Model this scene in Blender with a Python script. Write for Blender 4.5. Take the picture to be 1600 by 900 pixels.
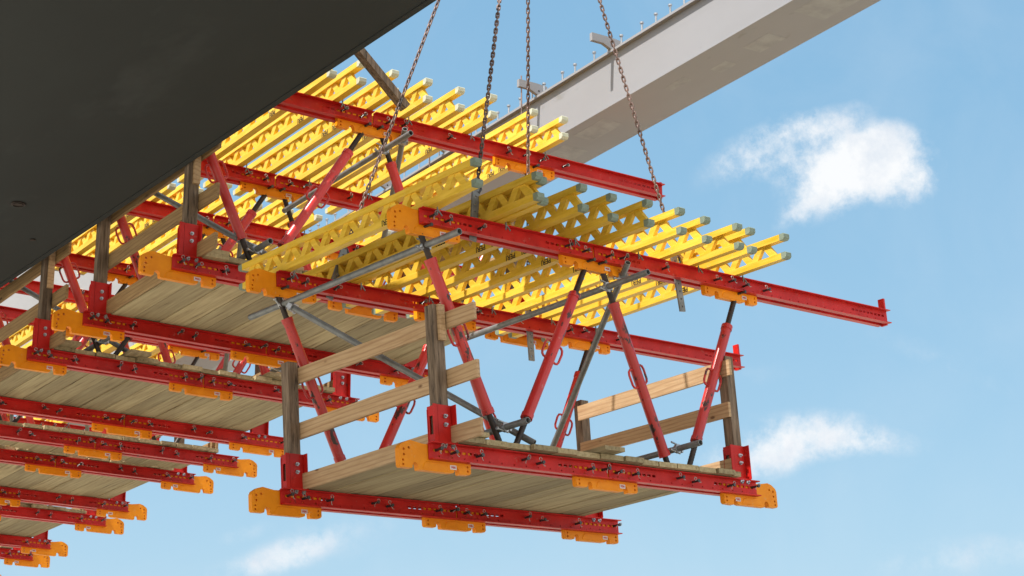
import bpy, bmesh, math, random
from mathutils import Vector, Matrix

random.seed(7)
for o in list(bpy.data.objects):
    bpy.data.objects.remove(o)
scene = bpy.context.scene
COL = scene.collection
R = math.radians
EYE = 1.7                      # camera height above the ground

# ------------------------------------------------------------------ camera
cam_data = bpy.data.cameras.new("camera")
cam = bpy.data.objects.new("camera", cam_data)
COL.objects.link(cam)
yaw, pit, roll = R(55.615), R(18.04), R(-0.438)
fw = Vector((math.cos(pit) * math.cos(yaw), math.cos(pit) * math.sin(yaw), math.sin(pit)))
rt = fw.cross(Vector((0, 0, 1))).normalized()
up = rt.cross(fw)
rt, up = rt * math.cos(roll) + up * math.sin(roll), up * math.cos(roll) - rt * math.sin(roll)
cm = Matrix((rt, up, -fw)).transposed().to_4x4()
cm.translation = Vector((0, 0, EYE))
cam.matrix_world = cm
FOC = 3092.7
cam_data.sensor_width = 36
cam_data.lens = 36 * FOC / 1600
cam_data.clip_end = 5000
scene.camera = cam


def pixdir(x, y):
    return (fw + rt * (x - 800) / FOC - up * (y - 450) / FOC).normalized()


# ------------------------------------------------------------------ sun, sky
SUN = Vector((-1.0, -0.12, 1.73)).normalized()
sd = bpy.data.lights.new("sun", 'SUN')
sd.energy = 5.0
sd.angle = R(0.53)
sd.color = (1.0, 0.962, 0.905)
so = bpy.data.objects.new("sun", sd)
so.rotation_euler = SUN.to_track_quat('Z', 'Y').to_euler()
so.location = (-20, 0, 40)
COL.objects.link(so)

world = bpy.data.worlds.new("World")
scene.world = world
world.use_nodes = True
wn = world.node_tree
wn.nodes.clear()
WN = wn.nodes.new
WL = wn.links.new
out = WN('ShaderNodeOutputWorld')
bg = WN('ShaderNodeBackground')
bg.inputs['Strength'].default_value = 0.12
sky = WN('ShaderNodeTexSky')
sky.sky_type = 'NISHITA'
sky.sun_disc = False
sky.sun_elevation = math.asin(SUN.z)
sky.sun_rotation = math.atan2(SUN.x, SUN.y)
sky.altitude = 100
sky.air_density = 1.15
sky.dust_density = 1.6
sky.ozone_density = 1.3
WL(bg.outputs[0], out.inputs[0])


def wmath(op, a, b=None, clamp=False):
    n = WN('ShaderNodeMath')
    n.operation = op
    n.use_clamp = clamp
    for i, v in enumerate((a, b)):
        if v is None:
            continue
        if isinstance(v, (int, float)):
            n.inputs[i].default_value = v
        else:
            WL(v, n.inputs[i])
    return n.outputs[0]


tc = WN('ShaderNodeTexCoord')
nz = WN('ShaderNodeTexNoise')
nz.inputs['Scale'].default_value = 24
nz.inputs['Detail'].default_value = 13
nz.inputs['Roughness'].default_value = 0.62
WL(tc.outputs['Generated'], nz.inputs['Vector'])
nz4 = WN('ShaderNodeTexNoise')
nz4.inputs['Scale'].default_value = 95
nz4.inputs['Detail'].default_value = 10
nz4.inputs['Roughness'].default_value = 0.7
WL(tc.outputs['Generated'], nz4.inputs['Vector'])
nz2 = WN('ShaderNodeTexNoise')
nz2.inputs['Scale'].default_value = 9
nz2.inputs['Detail'].default_value = 8
nz2.inputs['Roughness'].default_value = 0.6
nz2.inputs['Distortion'].default_value = 0.6
WL(tc.outputs['Generated'], nz2.inputs['Vector'])


def dotn(vec):
    n = WN('ShaderNodeVectorMath')
    n.operation = 'DOT_PRODUCT'
    WL(tc.outputs['Generated'], n.inputs[0])
    n.inputs[1].default_value = vec
    return n.outputs['Value']


def cloud(px, py, w, h, ang, dens, rough):
    """a soft cloud puff: fixed patch of the sky dome in direction (px,py), w/h half-sizes in milliradian-like units"""
    c = pixdir(px, py)
    a = c.cross(Vector((0, 0, 1))).normalized()
    b = a.cross(c)
    t = R(ang)
    a, b = a * math.cos(t) + b * math.sin(t), b * math.cos(t) - a * math.sin(t)
    u = wmath('MULTIPLY', dotn(a), FOC / w)
    v = wmath('MULTIPLY', dotn(b), FOC / h)
    r2 = wmath('SQRT', wmath('ADD', wmath('MULTIPLY', u, u), wmath('MULTIPLY', v, v)))
    m = WN('ShaderNodeMapRange')
    m.interpolation_type = 'SMOOTHSTEP'
    m.inputs['From Min'].default_value = 1.45
    m.inputs['From Max'].default_value = 0.0
    m.inputs['To Min'].default_value = 0
    m.inputs['To Max'].default_value = dens
    WL(r2, m.inputs['Value'])
    fr = wmath('GREATER_THAN', dotn(c), 0.5)
    return wmath('MULTIPLY', m.outputs[0], fr)


puffs = [(1355, 245, 95, 54, 5, 1.2), (1300, 280, 95, 48, 30, 1.0), (1345, 282, 100, 42, 25, .8), (1185, 232, 110, 38, 26, .9),
         (1250, 250, 90, 42, 15, .8), (1425, 285, 62, 42, 20, 1.0), (1290, 190, 90, 24, 14, .75), (1240, 335, 55, 20, 45, .45),
         (1385, 215, 50, 30, 0, .5),
         (1200, 695, 110, 50, 8, .8), (1290, 680, 95, 42, 4, .8), (1375, 692, 90, 26, -6, .6), (1180, 725, 80, 34, 0, .5),
         (455, 862, 80, 26, 18, .62), (390, 888, 110, 30, 12, .45), (375, 835, 60, 15, 20, .34),
         (540, 835, 150, 50, 14, .34), (1470, 565, 190, 30, -28, .27), (1520, 868, 200, 40, 4, .45), (1160, 590, 140, 26, 6, .22)]
mask = None
for p in puffs:
    m = cloud(*p, 0)
    mask = m if mask is None else wmath('ADD', mask, m)
wob = wmath('MULTIPLY', wmath('SUBTRACT', nz.outputs['Fac'], 0.5), 4.2)
wob = wmath('ADD', wob, wmath('MULTIPLY', wmath('SUBTRACT', nz4.outputs['Fac'], 0.5), 2.6))
mask = wmath('ADD', mask, wmath('MULTIPLY', wob, wmath('MINIMUM', mask, 0.75)))
mm = WN('ShaderNodeMapRange')
mm.interpolation_type = 'SMOOTHSTEP'
mm.inputs['From Min'].default_value = 0.06
mm.inputs['From Max'].default_value = 1.7
WL(mask, mm.inputs['Value'])
mask = mm.outputs[0]
streak = WN('ShaderNodeMapRange')
streak.inputs['From Min'].default_value = 0.45
streak.inputs['From Max'].default_value = 0.8
streak.inputs['To Max'].default_value = 0.10
WL(nz2.outputs['Fac'], streak.inputs['Value'])
mask = wmath('MAXIMUM', mask, streak.outputs[0])
sp = WN('ShaderNodeSeparateColor')
WL(sky.outputs[0], sp.inputs[0])
cb = WN('ShaderNodeCombineColor')
for k, (pw, ml) in enumerate(((.83, 1.01), (.55, 1.675), (.42, 2.244))):     # softer, hazier summer sky
    WL(wmath('MULTIPLY', wmath('POWER', sp.outputs[k], pw), ml), cb.inputs[k])
# added fill light: unseen bright cloud cover behind the camera lifts camera-facing sides
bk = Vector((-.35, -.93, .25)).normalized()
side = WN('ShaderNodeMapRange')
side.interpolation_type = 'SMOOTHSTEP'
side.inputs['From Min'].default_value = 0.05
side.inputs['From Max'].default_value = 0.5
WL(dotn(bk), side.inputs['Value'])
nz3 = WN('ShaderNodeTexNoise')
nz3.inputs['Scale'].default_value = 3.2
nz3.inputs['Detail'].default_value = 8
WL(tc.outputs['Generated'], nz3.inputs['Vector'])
fillcloud = WN('ShaderNodeMapRange')
fillcloud.inputs['From Min'].default_value = 0.36
fillcloud.inputs['From Max'].default_value = 0.50
WL(nz3.outputs['Fac'], fillcloud.inputs['Value'])
back = wmath('MULTIPLY', side.outputs[0], fillcloud.outputs[0])
cmix = WN('ShaderNodeMix')
cmix.data_type = 'RGBA'
WL(mask, cmix.inputs['Factor'])
WL(cb.outputs[0], cmix.inputs['A'])
shade = WN('ShaderNodeMix')
shade.data_type = 'RGBA'
shade.inputs['A'].default_value = (4.95, 5.05, 5.15, 1)
shade.inputs['B'].default_value = (3.7, 4.1, 4.6, 1)
sh = WN('ShaderNodeMapRange')
sh.inputs['From Min'].default_value = 0.50
sh.inputs['From Max'].default_value = 0.68
WL(nz.outputs['Fac'], sh.inputs['Value'])
WL(sh.outputs[0], shade.inputs['Factor'])
WL(shade.outputs['Result'], cmix.inputs['B'])
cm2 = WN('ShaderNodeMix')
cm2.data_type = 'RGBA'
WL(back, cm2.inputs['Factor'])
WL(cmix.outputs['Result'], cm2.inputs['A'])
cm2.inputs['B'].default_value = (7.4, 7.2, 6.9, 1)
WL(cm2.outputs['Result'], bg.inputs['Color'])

scene.view_settings.view_transform = 'Standard'
scene.view_settings.look = 'None'
scene.view_settings.exposure = 0.7
scene.view_settings.gamma = 1


# ------------------------------------------------------------------ materials
def mat(name, base, rough=0.5, metal=0.0, var=None, vscale=6, stretch=(1, 1, 1), patches=None, pscale=5,
        pth=(0.6, 0.68), spec=0.5, bump=0.0, coat=0.0, rnd=0.0, knots=None, dust=None):
    m = bpy.data.materials.new(name)
    m.use_nodes = True
    nt = m.node_tree
    b = nt.nodes['Principled BSDF']
    b.inputs['Roughness'].default_value = rough
    b.inputs['Metallic'].default_value = metal
    b.inputs['Specular IOR Level'].default_value = spec
    if coat:
        b.inputs['Coat Weight'].default_value = coat
        b.inputs['Coat Roughness'].default_value = 0.15
    N, L = nt.nodes.new, nt.links.new
    t = N('ShaderNodeTexCoord')
    mp = N('ShaderNodeMapping')
    mp.inputs['Scale'].default_value = stretch
    oi = N('ShaderNodeObjectInfo')
    ad = N('ShaderNodeVectorMath')
    ad.operation = 'ADD'
    sc = N('ShaderNodeMath')
    sc.operation = 'MULTIPLY'
    sc.inputs[1].default_value = 37.0
    L(oi.outputs['Random'], sc.inputs[0])
    L(t.outputs['Object'], ad.inputs[0])
    L(sc.outputs[0], ad.inputs[1])
    L(ad.outputs[0], mp.inputs['Vector'])
    n = N('ShaderNodeTexNoise')
    n.inputs['Scale'].default_value = vscale
    n.inputs['Detail'].default_value = 7
    n.inputs['Roughness'].default_value = 0.6
    L(mp.outputs[0], n.inputs['Vector'])
    mx = N('ShaderNodeMix')
    mx.data_type = 'RGBA'
    mx.inputs['A'].default_value = (*base, 1)
    mx.inputs['B'].default_value = (*(var or [c * 0.7 for c in base]), 1)
    mr = N('ShaderNodeMapRange')
    mr.inputs['From Min'].default_value = 0.35
    mr.inputs['From Max'].default_value = 0.7
    L(n.outputs['Fac'], mr.inputs['Value'])
    L(mr.outputs[0], mx.inputs['Factor'])
    col = mx.outputs['Result']
    if patches:
        n2 = N('ShaderNodeTexNoise')
        n2.inputs['Scale'].default_value = pscale
        n2.inputs['Detail'].default_value = 5
        n2.inputs['Roughness'].default_value = 0.7
        L(mp.outputs[0], n2.inputs['Vector'])
        r2 = N('ShaderNodeMapRange')
        r2.inputs['From Min'].default_value = pth[0]
        r2.inputs['From Max'].default_value = pth[1]
        L(n2.outputs['Fac'], r2.inputs['Value'])
        m2 = N('ShaderNodeMix')
        m2.data_type = 'RGBA'
        L(r2.outputs[0], m2.inputs['Factor'])
        L(col, m2.inputs['A'])
        m2.inputs['B'].default_value = (*patches, 1)
        col = m2.outputs['Result']
    if dust:
        n3 = N('ShaderNodeTexNoise')
        n3.inputs['Scale'].default_value = 16
        n3.inputs['Detail'].default_value = 9
        n3.inputs['Roughness'].default_value = .75
        L(ad.outputs[0], n3.inputs['Vector'])
        r3 = N('ShaderNodeMapRange')
        r3.inputs['From Min'].default_value = .60
        r3.inputs['From Max'].default_value = .72
        r3.inputs['To Max'].default_value = .55
        L(n3.outputs['Fac'], r3.inputs['Value'])
        m3 = N('ShaderNodeMix')
        m3.data_type = 'RGBA'
        L(r3.outputs[0], m3.inputs['Factor'])
        L(col, m3.inputs['A'])
        m3.inputs['B'].default_value = (*dust, 1)
        col = m3.outputs['Result']
    if knots:
        vo = N('ShaderNodeTexVoronoi')
        vo.inputs['Scale'].default_value = 1
        m4 = N('ShaderNodeMapping')
        m4.inputs['Scale'].default_value = (0, 3.0, 6)
        L(ad.outputs[0], m4.inputs['Vector'])
        L(m4.outputs[0], vo.inputs['Vector'])
        kr = N('ShaderNodeMapRange')
        kr.inputs['From Min'].default_value = .11
        kr.inputs['From Max'].default_value = .06
        L(vo.outputs['Distance'], kr.inputs['Value'])
        m5 = N('ShaderNodeMix')
        m5.data_type = 'RGBA'
        L(kr.outputs[0], m5.inputs['Factor'])
        L(col, m5.inputs['A'])
        m5.inputs['B'].default_value = (*knots, 1)
        col = m5.outputs['Result']
        # growth-ring bands
        wv = N('ShaderNodeTexWave')
        wv.bands_direction = 'Z'
        wv.inputs['Scale'].default_value = 9
        wv.inputs['Distortion'].default_value = 9
        wv.inputs['Detail'].default_value = 1.5
        wv.inputs['Detail Scale'].default_value = .6
        m6 = N('ShaderNodeMapping')
        m6.inputs['Scale'].default_value = (1, .16, 1)
        L(ad.outputs[0], m6.inputs['Vector'])
        L(m6.outputs[0], wv.inputs['Vector'])
        wr = N('ShaderNodeMapRange')
        wr.inputs['From Min'].default_value = .62
        wr.inputs['To Max'].default_value = .38
        L(wv.outputs['Fac'], wr.inputs['Value'])
        m7 = N('ShaderNodeMix')
        m7.data_type = 'RGBA'
        L(wr.outputs[0], m7.inputs['Factor'])
        L(col, m7.inputs['A'])
        m7.inputs['B'].default_value = (*[c * 1.6 for c in knots], 1)
        col = m7.outputs['Result']
    if rnd:
        hs = N('ShaderNodeHueSaturation')
        rr = N('ShaderNodeMapRange')
        rr.inputs['To Min'].default_value = 1 - rnd
        rr.inputs['To Max'].default_value = 1 + rnd
        L(oi.outputs['Random'], rr.inputs['Value'])
        L(rr.outputs[0], hs.inputs['Value'])
        L(col, hs.inputs['Color'])
        col = hs.outputs['Color']
    L(col, b.inputs['Base Color'])
    if bump:
        bp = N('ShaderNodeBump')
        bp.inputs['Strength'].default_value = bump
        bp.inputs['Distance'].default_value = 0.01
        L(n.outputs['Fac'], bp.inputs['Height'])
        L(bp.outputs[0], b.inputs['Normal'])
    return m


M = {}
M['red'] = mat('red_enamel', (0.59, 0.020, 0.016), 0.42, spec=.25, dust=(.42, .26, .22), var=(0.42, 0.010, 0.007), vscale=5, patches=(0.13, 0.035, 0.03), pscale=9, pth=(0.66, 0.72), rnd=.08)
M['redworn'] = mat('worn_red_tube_paint', (0.58, 0.035, 0.03), 0.33, dust=(.5, .36, .32), var=(0.46, 0.025, 0.025), vscale=7, stretch=(1, 1, .5), patches=(0.05, 0.022, 0.018), pscale=11, pth=(0.58, 0.62), rnd=.15)
M['orange'] = mat('orange_enamel', (0.90, 0.31, 0.003), 0.5, spec=.25, dust=(.62, .42, .2), var=(0.78, 0.24, 0.003), vscale=7, patches=(0.25, 0.07, 0.01), pscale=25, pth=(0.7, 0.74), rnd=.06)
M['yellow'] = mat('yellow_girder_varnish', (0.84, 0.565, 0.075), 0.45, spec=.25, var=(0.66, 0.41, 0.022), vscale=10, stretch=(3, .35, 3), patches=(0.34, 0.16, 0.03), pscale=26, pth=(0.66, 0.74), dust=(.62, .52, .33), rnd=.1, bump=.1)
M['cap'] = mat('grey_green_end_cap', (0.23, 0.29, 0.23), 0.6, var=(0.16, 0.21, 0.16), vscale=20)
M['ink'] = mat('dark_stamp_ink', (0.045, 0.025, 0.012), 0.7)
M['newwood'] = mat('fresh_pine', (0.54, 0.37, 0.21), 0.7, var=(0.42, 0.26, 0.13), vscale=9, stretch=(6, .45, 6), patches=(0.17, 0.08, 0.035), pscale=13, pth=(0.73, 0.76), bump=.15, rnd=.12, knots=(.16, .075, .03))
M['post'] = mat('weathered_post_wood', (0.25, 0.18, 0.125), 0.85, var=(0.065, 0.042, 0.026), vscale=11, stretch=(4, 4, .35), patches=(0.03, 0.022, 0.016), pscale=9, pth=(0.55, 0.66), bump=.5, rnd=.2)
M['deck'] = mat('weathered_deck_wood', (0.44, 0.355, 0.20), 0.8, var=(0.26, 0.19, 0.095), vscale=5, stretch=(7, .3, 7), patches=(0.06, 0.04, 0.02), pscale=5, pth=(0.60, 0.74), bump=.3, rnd=.25)
M['oldboard'] = mat('brown_old_board', (0.36, 0.235, 0.105), 0.75, var=(0.22, 0.13, 0.055), vscale=7, stretch=(6, .4, 6), patches=(0.07, 0.04, 0.02), pscale=6, pth=(0.6, 0.72), bump=.25, rnd=.2, knots=(.08, .04, .02))
M['tube'] = mat('galvanised_tube', (0.24, 0.25, 0.25), 0.5, 0.35, var=(0.15, 0.155, 0.155), vscale=14)
M['steel'] = mat('zinc_steel', (0.45, 0.47, 0.5), 0.35, 0.7, vscale=30)
M['pin'] = mat('dark_pin_steel', (0.085, 0.08, 0.085), 0.45, 0.5, var=(0.04, 0.04, 0.04), vscale=30)
M['black'] = mat('dark_threaded_steel', (0.022, 0.018, 0.016), 0.5, 0.3, var=(0.05, 0.03, 0.022), vscale=20)
M['chain'] = mat('rusty_chain_steel', (0.30, 0.20, 0.17), 0.5, 0.35, var=(0.10, 0.065, 0.055), vscale=2.2, patches=(0.03, 0.028, 0.028), pscale=.9, pth=(0.55, 0.6))
M['girderpaint'] = mat('pale_grey_bridge_paint', (0.275, 0.272, 0.285), 0.6, var=(0.25, 0.247, 0.255), vscale=1.2, stretch=(1, .5, 1), patches=(0.225, 0.22, 0.215), pscale=.8, pth=(.6, .63))
M['sticker'] = mat('white_sticker', (0.75, 0.75, 0.75), 0.5)
M['white'] = mat('pale_clip_metal', (0.5, 0.48, 0.46), 0.4, 0.5)
M['concrete'] = mat('slab_concrete', (0.36, 0.35, 0.33), 0.9, vscale=2)
M['pier'] = mat('pale_pier_concrete', (0.34, 0.34, 0.35), 0.9, var=(0.29, 0.29, 0.295), vscale=1.5, bump=.1)
M['ground'] = mat('pale_site_gravel', (0.45, 0.41, 0.33), 0.95, var=(0.38, 0.34, 0.27), vscale=0.6, bump=.3)


# ------------------------------------------------------------------ mesh helper
class MB:
    def __init__(s):
        s.v, s.f, s.sm = [], [], []

    def add(s, vs, fs, smooth=False):
        o = len(s.v)
        s.v += [tuple(v) for v in vs]
        s.f += [tuple(i + o for i in f) for f in fs]
        s.sm += [smooth] * len(fs)
        return s

    def box(s, a, b):
        x0, y0, z0 = a
        x1, y1, z1 = b
        return s.add([(x0, y0, z0), (x1, y0, z0), (x1, y1, z0), (x0, y1, z0), (x0, y0, z1), (x1, y0, z1), (x1, y1, z1), (x0, y1, z1)],
                     [(0, 3, 2, 1), (4, 5, 6, 7), (0, 1, 5, 4), (1, 2, 6, 5), (2, 3, 7, 6), (3, 0, 4, 7)])

    def beam(s, p, q, w, h, upv=(0, 0, 1)):
        """box from p to q, w sideways, h along upv"""
        p, q = Vector(p), Vector(q)
        d = (q - p).normalized()
        a = d.cross(Vector(upv)).normalized()
        b = a.cross(d)
        vs = []
        for c in (p, q):
            for i, j in ((-1, -1), (1, -1), (1, 1), (-1, 1)):
                vs.append(c + a * i * w / 2 + b * j * h / 2)
        return s.add(vs, [(0, 1, 2, 3), (7, 6, 5, 4), (0, 4, 5, 1), (1, 5, 6, 2), (2, 6, 7, 3), (3, 7, 4, 0)])

    def tube(s, pts, r, n=10, closed=False, caps=True):
        pts = [Vector(p) for p in pts]
        rs = r if isinstance(r, (list, tuple)) else [r] * len(pts)
        m = len(pts)
        t0 = (pts[1] - pts[0]).normalized()
        ref = Vector((0, 0, 1)) if abs(t0.z) < .9 else Vector((1, 0, 0))
        a = t0.cross(ref).normalized()
        vs = []
        for i, p in enumerate(pts):
            if closed:
                t = (pts[(i + 1) % m] - pts[i - 1]).normalized()
            else:
                t = (pts[min(i + 1, m - 1)] - pts[max(i - 1, 0)]).normalized()
            a = (a - t * a.dot(t)).normalized()
            b = t.cross(a)
            for k in range(n):
                w = 2 * math.pi * k / n
                vs.append(p + a * rs[i] * math.cos(w) + b * rs[i] * math.sin(w))
        fs = []
        for i in range(m if closed else m - 1):
            j = (i + 1) % m
            for k in range(n):
                l = (k + 1) % n
                fs.append((i * n + k, i * n + l, j * n + l, j * n + k))
        s.add(vs, fs, True)
        if caps and not closed:
            s.add([vs[k] for k in range(n)][::-1], [tuple(range(n))])
            s.add([vs[(m - 1) * n + k] for k in range(n)], [tuple(range(n))])
        return s

    def mesh(s, name, material):
        me = bpy.data.meshes.new(name)
        me.from_pydata(s.v, [], s.f)
        me.materials.append(material)
        me.polygons.foreach_set('use_smooth', s.sm)
        me.update()
        return me


def link(name, me, parent=None, loc=(0, 0, 0), rot=(0, 0, 0), scale=(1, 1, 1)):
    o = bpy.data.objects.new(name, me)
    COL.objects.link(o)
    o.parent = parent
    o.location = loc
    o.rotation_euler = rot
    o.scale = scale
    return o


def tag(o, label, cat, group=None):
    o['label'] = label
    o['category'] = cat
    if group:
        o['group'] = group
    return o


def struct(name, mb, m):
    o = link(name, mb.mesh(name, m))
    o['kind'] = 'structure'
    return o


# ------------------------------------------------------------------ shared part meshes
def sheet_mesh(name, outline, holes, y0, y1, material, pads=()):
    """flat plate in the xz plane with real holes, thickness y0..y1"""
    bm = bmesh.new()

    def loop(pts):
        vs = [bm.verts.new((x, y0, z)) for x, z in pts]
        for i in range(len(vs)):
            bm.edges.new((vs[i], vs[(i + 1) % len(vs)]))
    loop(outline)
    for hx, hz, hr in holes:
        loop([(hx + hr * math.cos(k * math.pi / 4), hz + hr * math.sin(k * math.pi / 4)) for k in range(8)])
    bmesh.ops.triangle_fill(bm, edges=bm.edges[:], use_beauty=True, use_dissolve=False)
    ex = bmesh.ops.extrude_face_region(bm, geom=bm.faces[:])
    for e in ex['geom']:
        if isinstance(e, bmesh.types.BMVert):
            e.co.y = y1
    bmesh.ops.recalc_face_normals(bm, faces=bm.faces[:])
    for pts in pads:                                     # pressed-out field on the front face
        a = [bm.verts.new((x, y0 - .004, z)) for x, z in pts]
        b = [bm.verts.new((x + (.006 if x < sum(p[0] for p in pts) / len(pts) else -.006) * -1, y0 + .001, z + .004)) for x, z in pts]
        bm.faces.new(a)
        for i in range(len(a)):
            j = (i + 1) % len(a)
            bm.faces.new((a[i], b[i], b[j], a[j]))
    me = bpy.data.meshes.new(name)
    bm.to_mesh(me)
    bm.free()
    me.materials.append(material)
    return me


def notch(cx, zb, r, n=6):
    return [(cx - r * 1.25, zb), (cx - r, zb + .012)] + [(cx - r * math.cos(math.pi * k / n), zb + .018 + r * math.sin(math.pi * k / n)) for k in range(n + 1)] + \
           [(cx + r, zb + .006), (cx + r * 1.2, zb - .008)]


def plate_outline(L, end):
    zb = -0.188
    bot = [(0.0, zb + .012), (.012, zb)] + notch(.135, zb, .024)
    bot += [(.45, zb - .008)] + [(x, z - .004) for x, z in notch(.50, zb, .022)]
    bot += [(L - .014, zb - .008), (L, zb + .006)]
    if end:
        top = [(L, -.02), (.20, -.012), (.10, .004), (.055, -.008), (.012, -.035), (0, -.06)]
    else:
        top = [(L, -.02), (0, -.02)]
    return bot + top


def holes(end, L):
    h = [(.03, -.138, .009), (.03, -.168, .009), (L - .03, -.142, .009), (L - .03, -.172, .009), (.26, -.163, .009), (.36, -.166, .009)]
    if end:
        h += [(.04, -.10, .010), (.04, -.062, .010), (.085, -.05, .010)]
    return h


PL = 0.63
pad = [[(.20, -.182), (.215, -.148), (.24, -.135), (.36, -.135), (.40, -.146), (.425, -.185)]]
ME = {}
ME['plate_mid'] = sheet_mesh('coupler_plate_mid', plate_outline(PL, False), holes(False, PL), -.022, .022, M['orange'], pad)
ME['plate_end'] = sheet_mesh('coupler_plate_end', plate_outline(PL, True), holes(True, PL), -.022, .022, M['orange'], pad)
ME['hanger'] = sheet_mesh('hanger_bar', [(-.03, -.24), (.03, -.24), (.034, .2), (.02, .24), (-.02, .24), (-.034, .2)],
                          [(0, -.2 + i * .062, .009) for i in range(7)], -.007, .007, M['tube'])

b = MB()
b.tube([(0, -.075, 0), (0, .03, 0)], .0095, 8)
b.tube([(0, -.078, 0), (0, -.070, 0)], .014, 8)
ME['pin'] = b.mesh('pin', M['pin'])
b = MB()
pts = [(.013 * math.cos(a), -.062, .027 + .013 * math.sin(a)) for a in [k * math.pi / 5 for k in range(10)]]
b.tube(pts, .0024, 5, closed=True)
b.tube([(-.004, -.062, .014), (.006, -.062, -.03), (.016, -.062, -.036)], .0028, 5)
ME['clip'] = b.mesh('spring_clip', M['white'])
b = MB()
b.tube([(0, -.012, 0), (0, 0, 0)], .016, 6)
b.tube([(0, -.028, 0), (0, -.012, 0)], .008, 8)
ME['bolt'] = b.mesh('bolt', M['steel'])
b = MB()
b.box((-.028, -.0012, -.015), (.028, 0, .015))
ME['sticker'] = b.mesh('sticker', M['sticker'])


def text_mesh(txt, size, ext, m, name, bold=.0):
    cu = bpy.data.curves.new(name, 'FONT')
    cu.body = txt
    cu.size = size
    cu.extrude = ext
    cu.offset = bold
    cu.align_x = 'CENTER'
    cu.align_y = 'CENTER'
    cu.resolution_u = 2
    ob = bpy.data.objects.new(name, cu)
    COL.objects.link(ob)
    bpy.context.view_layer.update()
    me = bpy.data.meshes.new_from_object(ob.evaluated_get(bpy.context.evaluated_depsgraph_get()))
    bpy.data.objects.remove(ob)
    me.materials.clear()
    me.materials.append(m)
    me.name = name
    return me


ME['peri'] = text_mesh("PERI", .060, .0006, M['ink'], 'lettering', .0012)
M['redink'] = mat('red_print', (0.6, .02, .03), .5)
ME['peri_small'] = text_mesh("PERI", .021, .0004, M['redink'], 'print', .0006)

# upper steel post shoe
b = MB()
b.box((-.008, -.052, 0), (.112, -.046, .27))          # front plate on the camera side
b.box((-.016, -.052, 0), (-.010, -.005, .27))
b.box((-.016, .03, 0), (-.010, .052, .27))
b.box((-.016, -.005, 0), (-.010, .03, .07))
b.box((-.016, -.005, .2), (-.010, .03, .27))
b.box((.114, -.10, 0), (.120, .052, .27))
b.box((-.05, -.058, 0), (-.016, -.052, .27))
b.box((-.02, .046, 0), (.12, .052, .25))
b.box((-.05, -.075, -.001), (.14, .07, .005))
ME['shoe'] = b.mesh('post_shoe', M['red'])

# prop handle (one loop)
b = MB()
hp = [(.038, 0, -.075), (.062, 0, -.075), (.078, 0, -.066), (.086, 0, -.045), (.088, 0, .03), (.08, 0, .058), (.062, 0, .07), (.038, 0, .07)]
b.tube(hp, .0092, 8)
ME['handle'] = b.mesh('handle', M['redworn'])

# tube clamp
b = MB()
for dz in (-.028, .028):
    b.tube([(0, -.032, dz), (0, .032, dz)], .0075, 6)
b.tube([(-.014, 0, 0), (.014, 0, 0)], .036, 10)
b.tube([(0, .02, -.03), (0, .075, -.03)], .007, 6)
b.tube([(0, .02, .03), (0, .075, .03)], .007, 6)
b.tube([(0, .066, -.03), (0, .078, -.03)], .014, 6)
b.box((-.02, -.045, -.02), (.02, -.028, .02))
ME['clamp'] = b.mesh('clamp', M['steel'])

# girder hook clamp hanging at girder/waler crossing
b = MB()
b.tube([(0, -.03, .06), (0, -.032, -.0), (-.02, -.05, -.05)], .006, 5)
b.tube([(0, -.03, .0), (.018, -.055, -.055)], .006, 5)
b.box((-.022, -.04, .05), (.022, -.02, .075))
ME['hook'] = b.mesh('girder_clamp', M['tube'])


# lattice girder: runs along +y, lower chord bottom at z=0
def girder_mesh(L, ph):
    g = MB()
    H, cw, ch = .205, .064, .050
    for z in (0, H - ch):
        # chord with chamfered tips
        e = .03
        vs = []
        for y, zz in ((0, e if z == 0 else 0), (L, e if z == 0 else 0)):
            pass
        g.box((-cw / 2, 0.055, z), (cw / 2, L - .055, z + ch))
    pitch, t = .242, .056
    y = .05 + ph
    k = 0
    while y + pitch / 2 < L - .04:
        z0, z1 = (.02, H - .02) if k % 2 == 0 else (H - .02, .02)
        g.beam((0.003 * (-1) ** k, y, z0), (0.003 * (-1) ** k, y + pitch / 2, z1), .036, t, (0, 1, 0.3))
        y += pitch / 2
        k += 1
    return g.mesh('lattice_girder', M['yellow'])


def chord_tip(sign):
    """grey cap on a chord end, tip bevelled"""
    g = MB()
    cw, ch, l, c = .066, .052, .050, .016
    prof = [(0, 0), (l - c, 0), (l, c), (l, ch - .006), (l - .006, ch), (0, ch)]
    vs = [(-cw / 2, y * sign, z) for y, z in prof] + [(cw / 2, y * sign, z) for y, z in prof]
    n = len(prof)
    fs = [tuple(range(n)), tuple(range(2 * n - 1, n - 1, -1))] + [(i, i + n, (i + 1) % n + n, (i + 1) % n) for i in range(n)]
    if sign > 0:
        fs = [f[::-1] for f in fs]
    return g.add(vs, fs).mesh('end_cap', M['cap'])


GL = 2.88
ME['girders'] = [girder_mesh(GL, p) for p in (0, .04, .08)]
ME['cap_near'] = chord_tip(-1)
ME['cap_far'] = chord_tip(1)
M['cap_pale'] = mat('sunlit_end_cap', (0.55, 0.55, 0.42), 0.6, var=(0.42, 0.44, 0.34), vscale=20)  # sunlight put into the colour: paler caps for the fixed platforms' girders
for k_ in ('cap_near', 'cap_far'):
    ME[k_ + '_pale'] = ME[k_].copy()
    ME[k_ + '_pale'].materials[0] = M['cap_pale']


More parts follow.
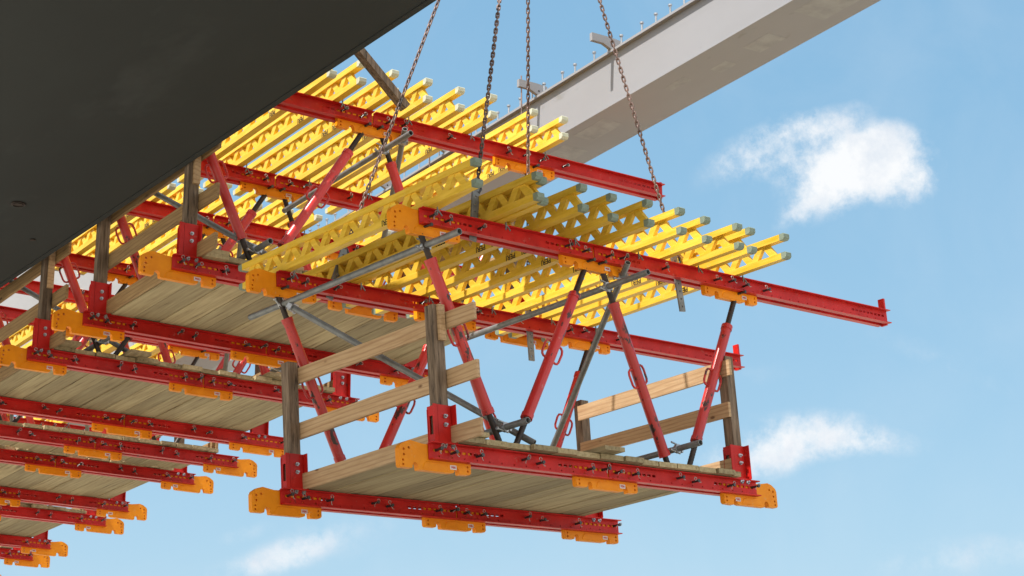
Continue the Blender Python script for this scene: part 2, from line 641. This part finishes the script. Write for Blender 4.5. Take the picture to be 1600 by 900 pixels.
def channel_mesh(intervals):
    """two U channels back to back, top edge at z=0, with slots and holes cut in the webs"""
    g = MB()
    h, fwid, tw = .12, .052, .007
    for x0, x1 in intervals:
        slots = []
        n = 9
        span = x1 - x0
        for i in range(n):
            for sx in (x0 + .06 + i * .052, x1 - .06 - i * .052):
                if x0 + .03 < sx < x1 - .03:
                    slots.append(sx)
        slots = sorted(set(round(q, 3) for q in slots))
        s2 = []
        for q in slots:
            if not s2 or q - s2[-1] > .045:
                s2.append(q)
        slots = s2
        hl = [x0 + .09 + i * .115 for i in range(int((span - .1) / .115))]
        for sg in (-1, 1):
            ya, yb = sorted((sg * .025, sg * (.025 + tw)))
            yo = sorted((sg * .025, sg * (.025 + fwid)))
            g.box((x0, yo[0], -tw), (x1, yo[1], 0))
            g.box((x0, yo[0], -h), (x1, yo[1], -h + tw))
            for za, zb, cuts, w in ((-h + tw, -.094, None, 0), (-.094, -.084, hl, .012), (-.084, -.060, None, 0), (-.060, -.041, slots, .036), (-.041, -tw, None, 0)):
                if cuts is None:
                    g.box((x0, ya, za), (x1, yb, zb))
                else:
                    cur = x0
                    for c in cuts:
                        g.box((cur, ya, za), (c - w / 2, yb, zb))
                        cur = c + w / 2
                    g.box((cur, ya, za), (x1, yb, zb))
    # short spacer tubes between the webs
    return g


def prop(root, A, B, fr=(.13, .84), wear=0):
    """adjustable push-pull prop: dark spindles at both ends, red tube, two loop handles"""
    A, B = Vector(A), Vector(B)
    d = B - A
    L = d.length
    q = (-d).to_track_quat('Z', 'Y')
    # local frame: +z up along the prop; x sideways
    zax = (-d).normalized()
    yax = Vector((0, 1, 0))
    xax = yax.cross(zax).normalized()
    yax = zax.cross(xax)
    mt = Matrix((xax, yax, zax)).transposed().to_4x4()
    t0, t1 = L * (1 - fr[1]), L * (1 - fr[0])
    g = MB()
    g.tube([(0, 0, t0), (0, 0, t0 + .03), (0, 0, t1 - .05), (0, 0, t1)], [.041, .041, .041, .041], 16)
    g.tube([(0, 0, t0 - .005), (0, 0, t0 + .035)], .046, 16)
    g.tube([(0, 0, t1 - .035), (0, 0, t1 + .004)], .046, 16)
    o = link('prop', g.mesh('prop', M['redworn']), root)
    o.matrix_local = Matrix.Translation(B) @ mt
    s = MB()
    for a, bb in ((0, t0), (t1, L)):
        s = MB()
        n = max(2, int((bb - a) / .012))
        s.tube([(0, 0, a + (bb - a) * i / n) for i in range(n + 1)], [(.0235 if i % 2 else .0215) for i in range(n + 1)], 10)
        if a == 0:
            s.box((-.02, -.012, -.04), (.02, .012, .0))
        else:
            s.box((-.02, -.012, L), (.02, .012, L + .04))
        link('spindle', s.mesh('spindle', M['black']), o)
    mid = (t0 + t1) / 2 + L * .02
    link('handle', ME['handle'], o, (0, 0, mid))
    link('handle', ME['handle'], o, (0, 0, mid - .01), (0, 0, math.pi))
    return o


def steel_tube(root, A, B, clamps=()):
    A, B = Vector(A), Vector(B)
    d = (B - A)
    g = MB()
    g.tube([(0, 0, 0), (d.length * .5, 0, 0), (d.length, 0, 0)], .0242, 12, caps=False)
    g.tube([(d.length, 0, 0), (0, 0, 0)], .019, 12, caps=False)
    for e in (0, d.length):
        n = 12
        vs = [(e, r * math.cos(2 * math.pi * k / n), r * math.sin(2 * math.pi * k / n)) for r in (.0242, .019) for k in range(n)]
        g.add(vs, [(k, (k + 1) % n, (k + 1) % n + n, k + n) for k in range(n)])
    o = link('scaffold_tube', g.mesh('scaffold_tube', M['tube']), root, A)
    o.rotation_euler = d.to_track_quat('X', 'Z').to_euler()
    for c in clamps:
        link('clamp', ME['clamp'], o, (c * d.length, 0, 0), (c, 0, 0))
    return o


WCACHE = {}


def waler(root, y, z, intervals, pins, low_pins=()):
    key = tuple(intervals)
    if key not in WCACHE:
        WCACHE[key] = channel_mesh(intervals).mesh('waler', M['red'])
    w = link('waler', WCACHE[key], root, (0, y, z))
    for i, px in enumerate(pins):
        zz = -.062 if i % 3 else -.048
        link('pin', ME['pin'], w, (px, -.025, zz), (0, 0, random.uniform(-.15, .15)))
        link('spring_clip', ME['clip'], w, (px, -.025, zz), (0, random.uniform(-1.1, 1.4), 0))
    return w


def plate(root, x, y, z, kind, flip=False, low=(), label=None):
    me = ME['plate_end' if kind == 'end' else 'plate_mid']
    p = link('coupler_plate', me, root, (x + (PL if flip else 0), y, z), scale=(-1 if flip else 1, 1, 1))
    sg = -1 if flip else 1
    if label is not False:
        s = link('sticker', ME['sticker'], p, (.47, -.0225, -.155), (0, 0, 0), (sg, 1, 1))
        # tiny red print on the sticker
        t = ME['peri_small']
        q = link('sticker_print', t, p, (.47, -.0245, -.156), (R(90), 0, 0), (sg, 1, 1))
    for lx in low:
        link('pin', ME['pin'], p, (lx, -.02, -.15 + .02), (0, 0, .1))
    return p


def girder(root, x, y, z, L=GL, k=0, letters=(), tilt=0.0, fly=False):
    g = link('lattice_girder', ME['girders'][k % 3], root, (x, y, z), (0, 0, tilt))
    sf = '' if fly else '_pale'
    for me, yy in ((ME['cap_near' + sf], .058), (ME['cap_far' + sf], GL - .058)):
        for zz in (-.001, .154):
            link('end_cap', me, g, (0, yy, zz))
    for ly, ud in letters:
        o = link('lettering', ME['peri'], g, (-.033, ly, .026))
        # text x -> +y, text y -> -z, normal -> -x   (upside down as in the photo)
        if ud:
            o.matrix_local = Matrix.Translation((-.0332, ly, .025)) @ Matrix(((0, 0, -1), (1, 0, 0), (0, -1, 0))).to_4x4()
        else:
            o.matrix_local = Matrix.Translation((-.0332, ly, .18)) @ Matrix(((0, 0, -1), (-1, 0, 0), (0, 1, 0))).to_4x4()
    return g


BOARD = {}


def board(root, name, a, bb, m, mid_split=None):
    g = MB().box((0, 0, 0), (bb[0] - a[0], bb[1] - a[1], bb[2] - a[2]))
    return link(name, g.mesh(name, m), root, a)


def platform(label, dy=1.72, H=1.69, top_end=5.35, gx=(), gy=-.64, right_mid=(False, True), left_posts=True,
             single=False, simple=False, glen=None, ext_right=0.0, top_start=.03, seed=1, fly=False):
    """one hanging formwork platform; local origin = left end of the nearer bottom waler, top edge"""
    rnd = random.Random(seed)
    root = link('formwork_platform', None)
    root.empty_display_size = .3
    tag(root, label, 'formwork platform', 'formwork platforms under the bridge')
    ys = [0] if single else [0, dy]
    for i, y in enumerate(ys):
        be = 3.36 if right_mid[i] is False else 3.53
        waler(root, y, 0, ((0.0, 1.705), (1.72, be)), [.07, .20, .43, .86, 1.0, 1.50, 1.66, 1.79, 1.97, 2.45, 2.62, 3.02, be - .05])
        plate(root, -.25, y, 0, 'end')
        plate(root, 1.39, y, 0, 'mid', low=(), flip=False)
        if right_mid[i]:
            plate(root, 2.9, y, 0, 'mid')
        else:
            plate(root, 2.98, y, 0, 'end', flip=True)
        # top waler
        ww = waler(root, y, H, ((top_start, 1.74), (1.755, top_end)), [.13, .27, .58, 1.25 + .2, 1.68 - .05, 1.88, 2.04, 2.5, 3.1, 3.28, 3.45, 3.7])
        plate(root, -.22, y, H, 'end', low=(.30,))
        plate(root, 1.42, y, H, 'mid', low=(.26, .38))
        plate(root, 2.99, y, H, 'mid', low=(.40,))
        st = MB()
        hh = .115 if fly else .03
        st.box((-.022, -.03, -.13), (0, .03, hh))
        link('end_stop', st.mesh('end_stop', M['red']), root, (top_end, y, H))
        # props
        prop(root, (.05, y, H - .16), (.70, y, .03), (.13, .84))
        prop(root, (1.68, y, H - .16), (.80, y, .0), (.16, .82))
        prop(root, (1.85, y, H - .16), (2.41, y, .02), (.17, .93))
        prop(root, (3.37, y, H - .16), (2.60, y, .0), (.17, .82))
        # posts at both ends
        for sx, px in ((0, .10), (1, 3.13 + (.05 if i else 0))):
            if sx == 1 and single:
                continue
            if sx == 0 and not left_posts:
                continue
            hgt = rnd.uniform(.98, 1.03)
            b = MB().box((0, -.045, .006), (.088, .045, hgt))
            p = link('guard_post', b.mesh('guard_post', M['post']), root, (px, y, 0), (0, rnd.uniform(-.006, .006), 0))
            if i == 0 and sx == 0:
                c = MB().box((.03, -.072, hgt - (.26 if fly else .42)), (.085, -.047, hgt - .003))
                link('cleat', c.mesh('cleat', M['newwood']), p)
            sh = link('post_shoe', ME['shoe'], root, (px - .01, y, .001), scale=(1, 1, 1))
            for bz in (.13, .19):
                link('bolt', ME['bolt'], sh, (.052, -.052, bz))
            for bx in (.02, .09):
                link('bolt', ME['bolt'], sh, (bx, -.072, -.03), (R(-20), 0, 0))
    # deck planks
    y0, y1 = (-.10, .85)
    if not single:
        y1 = dy + .03
    if fly:
        y0, y1 = -.13, dy + .02
    x = .232
    k = 0
    while x < 3.02:
        w = rnd.choice((.20, .20, .24, .18))
        w = min(w, 3.10 - x)
        g = MB().box((0, y0 + rnd.uniform(-.05, .05) * (.5 if fly else 1), 0), (w - .009, y1 + rnd.uniform(-.04, .04), .038))
        z = .003 + rnd.choice((0, .002, .004, .006))
        pl = link('deck_plank', g.mesh('deck_plank', M['deck']), root, (x, 0, z), (0, rnd.uniform(-.008, .008), 0))
        x += w
        k += 1
    for px, w in ((.24, .2), (.47, .22), (.9, .2), (1.5, .2), (2.30, .2))[::(3 if fly else 2)]:        # loose second layer of cut boards near the edge
        if single:
            break
        g = MB().box((0, y0 - rnd.uniform(.0, .12), 0), (w, y1 - rnd.uniform(.3, .9), .032))
        link('deck_plank', g.mesh('deck_plank', M['newwood' if rnd.random() < .3 else 'deck']), root, (px, 0, .049))
    # guard boards
    bt = .026
    yl = dy + .33 if not single else .8
    for sx, xx in ((0, .192), (1, 3.10)):
        if sx == 0:
            zs = (( .004, .125, -.36), (.405, .53, -.36), (.82, .94, -.36))
        else:
            zs = ((.05, .17, -.03), (.50, .62, -.05), (.83, .955, -.10))
        for z0, z1, ya in zs:
            ya2 = ya if not (sx == 0 and z0 < .1) else -.36
            ye = (dy + (.03 if sx == 0 else (-.08 if fly else .1))) if not single else .8
            g = MB().box((0, ya2, 0), (bt, ye, z1 - z0))
            link('guard_board', g.mesh('guard_board', M['newwood' if fly else 'oldboard']), root, (xx, 0, z0), (rnd.uniform(-.008, .008) if z0 > .2 else 0, 0, 0))
    # lattice girders on the top walers
    for k, x in enumerate(gx):
        girder(root, x, gy + rnd.uniform(-.035, .035), H + .002, k=k + rnd.randint(0, 2), letters=((.95, True), (1.13, True)) if rnd.random() < .75 else ((1.0, True),), tilt=rnd.uniform(-.004, .004), fly=fly)
        for y in ys:
            if k % 2 == 0:
                link('girder_clamp', ME['hook'], root, (x + .06, y - .05, H - .0))
    if not single:
        # tubes
        steel_tube(root, (.10, -.37, H - .26), (.10, 2.15, H - .24), (.15, .83))
        steel_tube(root, (1.85, -.48, H - .31), (1.85, dy - .02, H - .31), (.2,))
        steel_tube(root, (.10, dy - .06, H - .26), (1.0, -.02, .09), (.02,))
        steel_tube(root, (.70, -.29, .17), (.70, .9, .17), (.2,))
        steel_tube(root, (2.50, -.26, .19), (2.50, .7, .19), (.25,))
        p0, p1 = Vector((2.03, -.06, H - .17)), Vector((2.71, 1.6, .51))
        steel_tube(root, p0 - (p1 - p0) * .05, p0 + (p1 - p0) * (1.0 if dy < 1.6 else 1.12), (.06,))
    return root


# ------------------------------------------------------------------ ground
struct('ground', MB().add([(-600, -600, 0), (600, -600, 0), (600, 600, 0), (-600, 600, 0)], [(0, 1, 2, 3)]), M['ground'])

# ------------------------------------------------------------------ dark box girder (upper left), sitting above the platforms
ZB = 6.0 + EYE
XE = 6.72
g = MB()
g.box((2.0, -6, ZB + .03), (XE - .02, 60, ZB + 1.25))
BOX = link('box_girder', None, None, (XE, 0, ZB))
BOX.rotation_euler = (0, 0, .028)
tag(BOX, 'huge dark steel box girder filling the upper left, seen from below', 'bridge girder')
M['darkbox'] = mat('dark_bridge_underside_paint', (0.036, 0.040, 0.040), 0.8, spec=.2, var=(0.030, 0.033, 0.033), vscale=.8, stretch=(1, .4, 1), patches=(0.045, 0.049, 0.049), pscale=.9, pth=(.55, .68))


def inparent(mb, name, m, parent):
    o = link(name, mb.mesh(name, m), parent)
    o.matrix_parent_inverse = Matrix.Identity(4)
    o.location = -parent.location
    return o


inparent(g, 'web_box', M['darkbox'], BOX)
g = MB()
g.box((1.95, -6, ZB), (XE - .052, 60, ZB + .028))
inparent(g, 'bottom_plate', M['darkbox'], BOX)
g = MB()
g.box((XE - .045, -6, ZB - .006), (XE, 60, ZB + .026))
inparent(g, 'bottom_flange', M['darkbox'], BOX)
g = MB()
cx, cy = 5.32, 15.75
g.tube([(5.95, 15.6, ZB - .002), (5.95, 15.6, ZB - .018)], .045, 20, caps=False)
g.tube([(5.95, 15.6, ZB - .004), (5.95, 15.6, ZB - .012)], .062, 20, caps=True)
inparent(g, 'drain_ring', M['black'], BOX)
inparent(MB().tube([(6.42, 16.4, ZB - .004), (6.42, 16.4, ZB - .01)], .026, 16), 'plug', M['black'], BOX)

# unseen slab added above the box girder to shade the hoisted platform
g = MB().box((-3.5, -8, ZB + 1.26), (7.45, 12.42, ZB + 1.5))
sl = link('shade_slab', g.mesh('shade_slab', M['concrete']))
tag(sl, 'unseen concrete slab added above the dark box girder to cast shade', 'shade slab')

# ------------------------------------------------------------------ pale steel girder on the right
ZS = 7.5 + EYE
XS = 10.65
SG = link('steel_girder', None, None, (XS, 14, ZS))
SG.rotation_euler = (0, 0, -.025)
tag(SG, 'long pale grey steel girder with studs along its top, crossing the upper right', 'bridge girder')
inparent(MB().box((XS, -4, ZS + .02), (XS + .62, 60, ZS + .525)), 'web_box', M['girderpaint'], SG)
inparent(MB().box((XS - .012, -4, ZS), (XS + .625, 60, ZS + .018)), 'bottom_flange', M['girderpaint'], SG)
inparent(MB().box((XS - .045, -4, ZS + .527), (XS + .66, 60, ZS + .552)), 'top_flange', M['girderpaint'], SG)
stud = MB().tube([(0, 0, 0), (0, 0, .09)], .0105, 8).tube([(0, 0, .084), (0, 0, .100)], .020, 10).mesh('shear_stud', M['steel'])
yy = 12.2
while yy < 26:
    link('shear_stud', stud, SG, (-.025, yy - 14, .552))
    yy += random.choice((.22, .22, .23, .21, .33))
br = sheet_mesh('lifting_bracket', [(0, 0), (.10, 0), (.10, .12), (-.02, .13), (-.24, .13), (-.24, .05), (-.11, .05), (-.04, .02)], [(-.0, .05, .012)], -.02, .02, M['girderpaint'])
for by in (13.80, 15.08, 16.9, 18.2):
    link('lug_bracket', br, SG, (-.02, by - 14, .553))
# thin red-brown rod hanging from a lug
for by in (15.08, 16.9):
    link('hanging_rod', MB().tube([(0, 0, .18), (0, 0, -.9)], .007, 6).mesh('hanging_rod', M['chain']), SG, (-.22, by - 14, .553))

M['patch'] = mat('paler_touch_up_paint', (0.33, 0.33, 0.335), 0.6)
for px, py, w, l in ((10.98, 11.98, .2, .35), (10.99, 12.57, .13, .22), (10.88, 14.4, .24, .5), (10.97, 15.1, .3, .4), (10.95, 10.9, .34, .9), (10.87, 13.1, .1, .3)):
    inparent(MB().box((px - w / 2, py - l / 2, ZS - .0007), (px + w / 2, py + l / 2, ZS + .005)), 'paint_patch', M['patch'], SG)

# ------------------------------------------------------------------ the hoisted platform
a_, b_, c_ = R(-1.146), R(-3.424), R(7.637)
FR = Matrix.Rotation(c_, 3, 'Z') @ Matrix.Rotation(b_, 3, 'Y') @ Matrix.Rotation(a_, 3, 'X')
FO = Vector((8.52, 10.1, 2.87))
gxf = (.10, .66, .75, 1.11, 1.45, 1.78, 2.13, 2.46, 2.81, 2.98, 3.34)
FLY = platform('nearest formwork platform, hanging on four chains in front of the others', dy=1.72, H=1.69, top_end=5.35, gx=gxf, gy=-.60, seed=4, fly=True)
fm = FR.to_4x4()
fm.translation = FR @ FO + Vector((0, 0, EYE))
FLY.matrix_world = fm
FLY.location = fm.translation
FLY.rotation_euler = FR.to_euler()
hang = [((.585, 0, 1.78), .15), ((2.70, 0, 1.56), -.1), ((.64, 1.72, 1.78), .38), ((2.68, 1.72, 1.56), 0.0)]
for p, t in hang:
    link('hanger_bar', ME['hanger'], FLY, p, (0, t, 0))

# chains ---------------------------------------------------------------
hook = Vector(pixdir(825, -370))
hook = hook * (9.6 / hook.z) + Vector((0, 0, EYE))


def oval(g, c, t, s, r=.0062, pitch=.041):
    """one chain link: centre c, long axis t, wide axis s"""
    hl, hw = pitch * .5 + .004 - .006, .0115
    pts = []
    n = 4
    for k in range(n + 1):
        a = -math.pi / 2 + math.pi * k / n
        pts.append(c + t * (hl + hw * math.cos(a) * .9) + s * hw * math.sin(a))
    for k in range(n + 1):
        a = math.pi / 2 + math.pi * k / n
        pts.append(c + t * (-hl + hw * math.cos(a) * .9) + s * hw * math.sin(a))
    g.tube(pts, r, 6, closed=True)


tops = [((.63, 0, 2.0), 'chain rising from the near left corner of the hoisted platform, second chain from the left'),
        ((2.72, 0, 1.78), 'rusty chain rising from the near right side of the hoisted platform, rightmost chain'),
        ((.73, 1.72, 2.0), 'slanting chain rising from the far left side of the hoisted platform, leftmost chain'),
        ((2.68, 1.72, 1.78), 'nearly vertical chain from the far right side of the hoisted platform, third from the left')]
for p, lab in tops:
    P = fm @ Vector(p)
    d = hook - P
    L = d.length
    t = d.normalized()
    s1 = t.cross(Vector((.3, 1, 0))).normalized()
    s2 = t.cross(s1)
    ph = random.uniform(0, 1)
    g = MB()
    n = int(L / .041)
    for i in range(n):
        a = ph + i * .012
        sa = s1 * math.cos(a) + s2 * math.sin(a)
        sb = s2 * math.cos(a) - s1 * math.sin(a)
        oval(g, t * (i + .5) * .041, t, sa if i % 2 else sb)
    ch = link('lifting_chain', g.mesh('lifting_chain', M['chain']), None, P)
    tag(ch, lab, 'chain', 'four lifting chains')
    h = MB().tube([(0, 0, .02), (.02, 0, -.01), (.028, 0, -.045), (.01, 0, -.075), (-.018, 0, -.07), (-.026, 0, -.045)], [.008, .01, .012, .012, .01, .006], 8)
    link('chain_hook', h.mesh('chain_hook', M['pin']), ch)

# ------------------------------------------------------------------ the fixed platforms receding under the bridge
SC = 1.05
ZF = 5.2 + EYE
HT = 1.66 / SC
gfx = (.08, .42, .76, 1.10, 1.37, 1.69, 2.01, 2.33, 2.64, 3.11, 3.42)
fixed = [(6.24, 13.98, 15.80, False, 'fixed platform nearest the hoisted one, its yellow girders ending highest in the photo'),
         (6.24, 17.12, 19.01, False, 'second fixed platform in the receding row, its plank deck brown at the left middle'),
         (6.38, 20.11, None, True, 'narrow fixed platform with one lower red waler, third in the receding row'),
         (6.35, 21.18, 23.08, False, 'fourth fixed platform in the receding row at the lower left'),
         (6.48, 24.09, 25.99, False, 'fifth fixed platform in the receding row at the lower left'),
         (6.60, 26.95, 28.85, False, 'farthest visible fixed platform at the bottom left corner')]
for i, (fx, ya, yb, single, lab) in enumerate(fixed):
    dy = ((yb - ya) if yb else 1.0) / SC
    pl = platform(lab, dy=dy, H=HT, top_end=4.83, gx=(gfx, gfx, gfx[8:], gfx[5:], gfx, gfx[::2])[i], gy=-.5 if not single else -.5, right_mid=(True, True) if i == 0 else ((False, True) if i == 1 else (False, False)),
                  single=single, seed=20 + i)
    pl.location = (fx, ya, ZF)
    pl.scale = (SC, SC, SC)

# leaning timber by the box girder edge
g = MB().beam((7.0, 13.25, 7.52 + EYE), (7.99, 13.25, 6.64 + EYE), .09, .062, (0, 0, 1))
tb = link('leaning_timber', g.mesh('leaning_timber', M['post']))
tag(tb, 'brown timber leaning down from the dark girder edge over yellow girder ends', 'timber')

# pale cross girder far behind the left platforms
g = MB().box((-3.2, -.35, -1.1), (3.0, .35, 1.2))
pr = link('cross_girder', g.mesh('cross_girder', M['pier']), None, (12.9, 33, 12.55), (0, 0, R(-38)))
tag(pr, 'pale sunlit cross girder glimpsed behind the platforms at the far left', 'bridge girder')
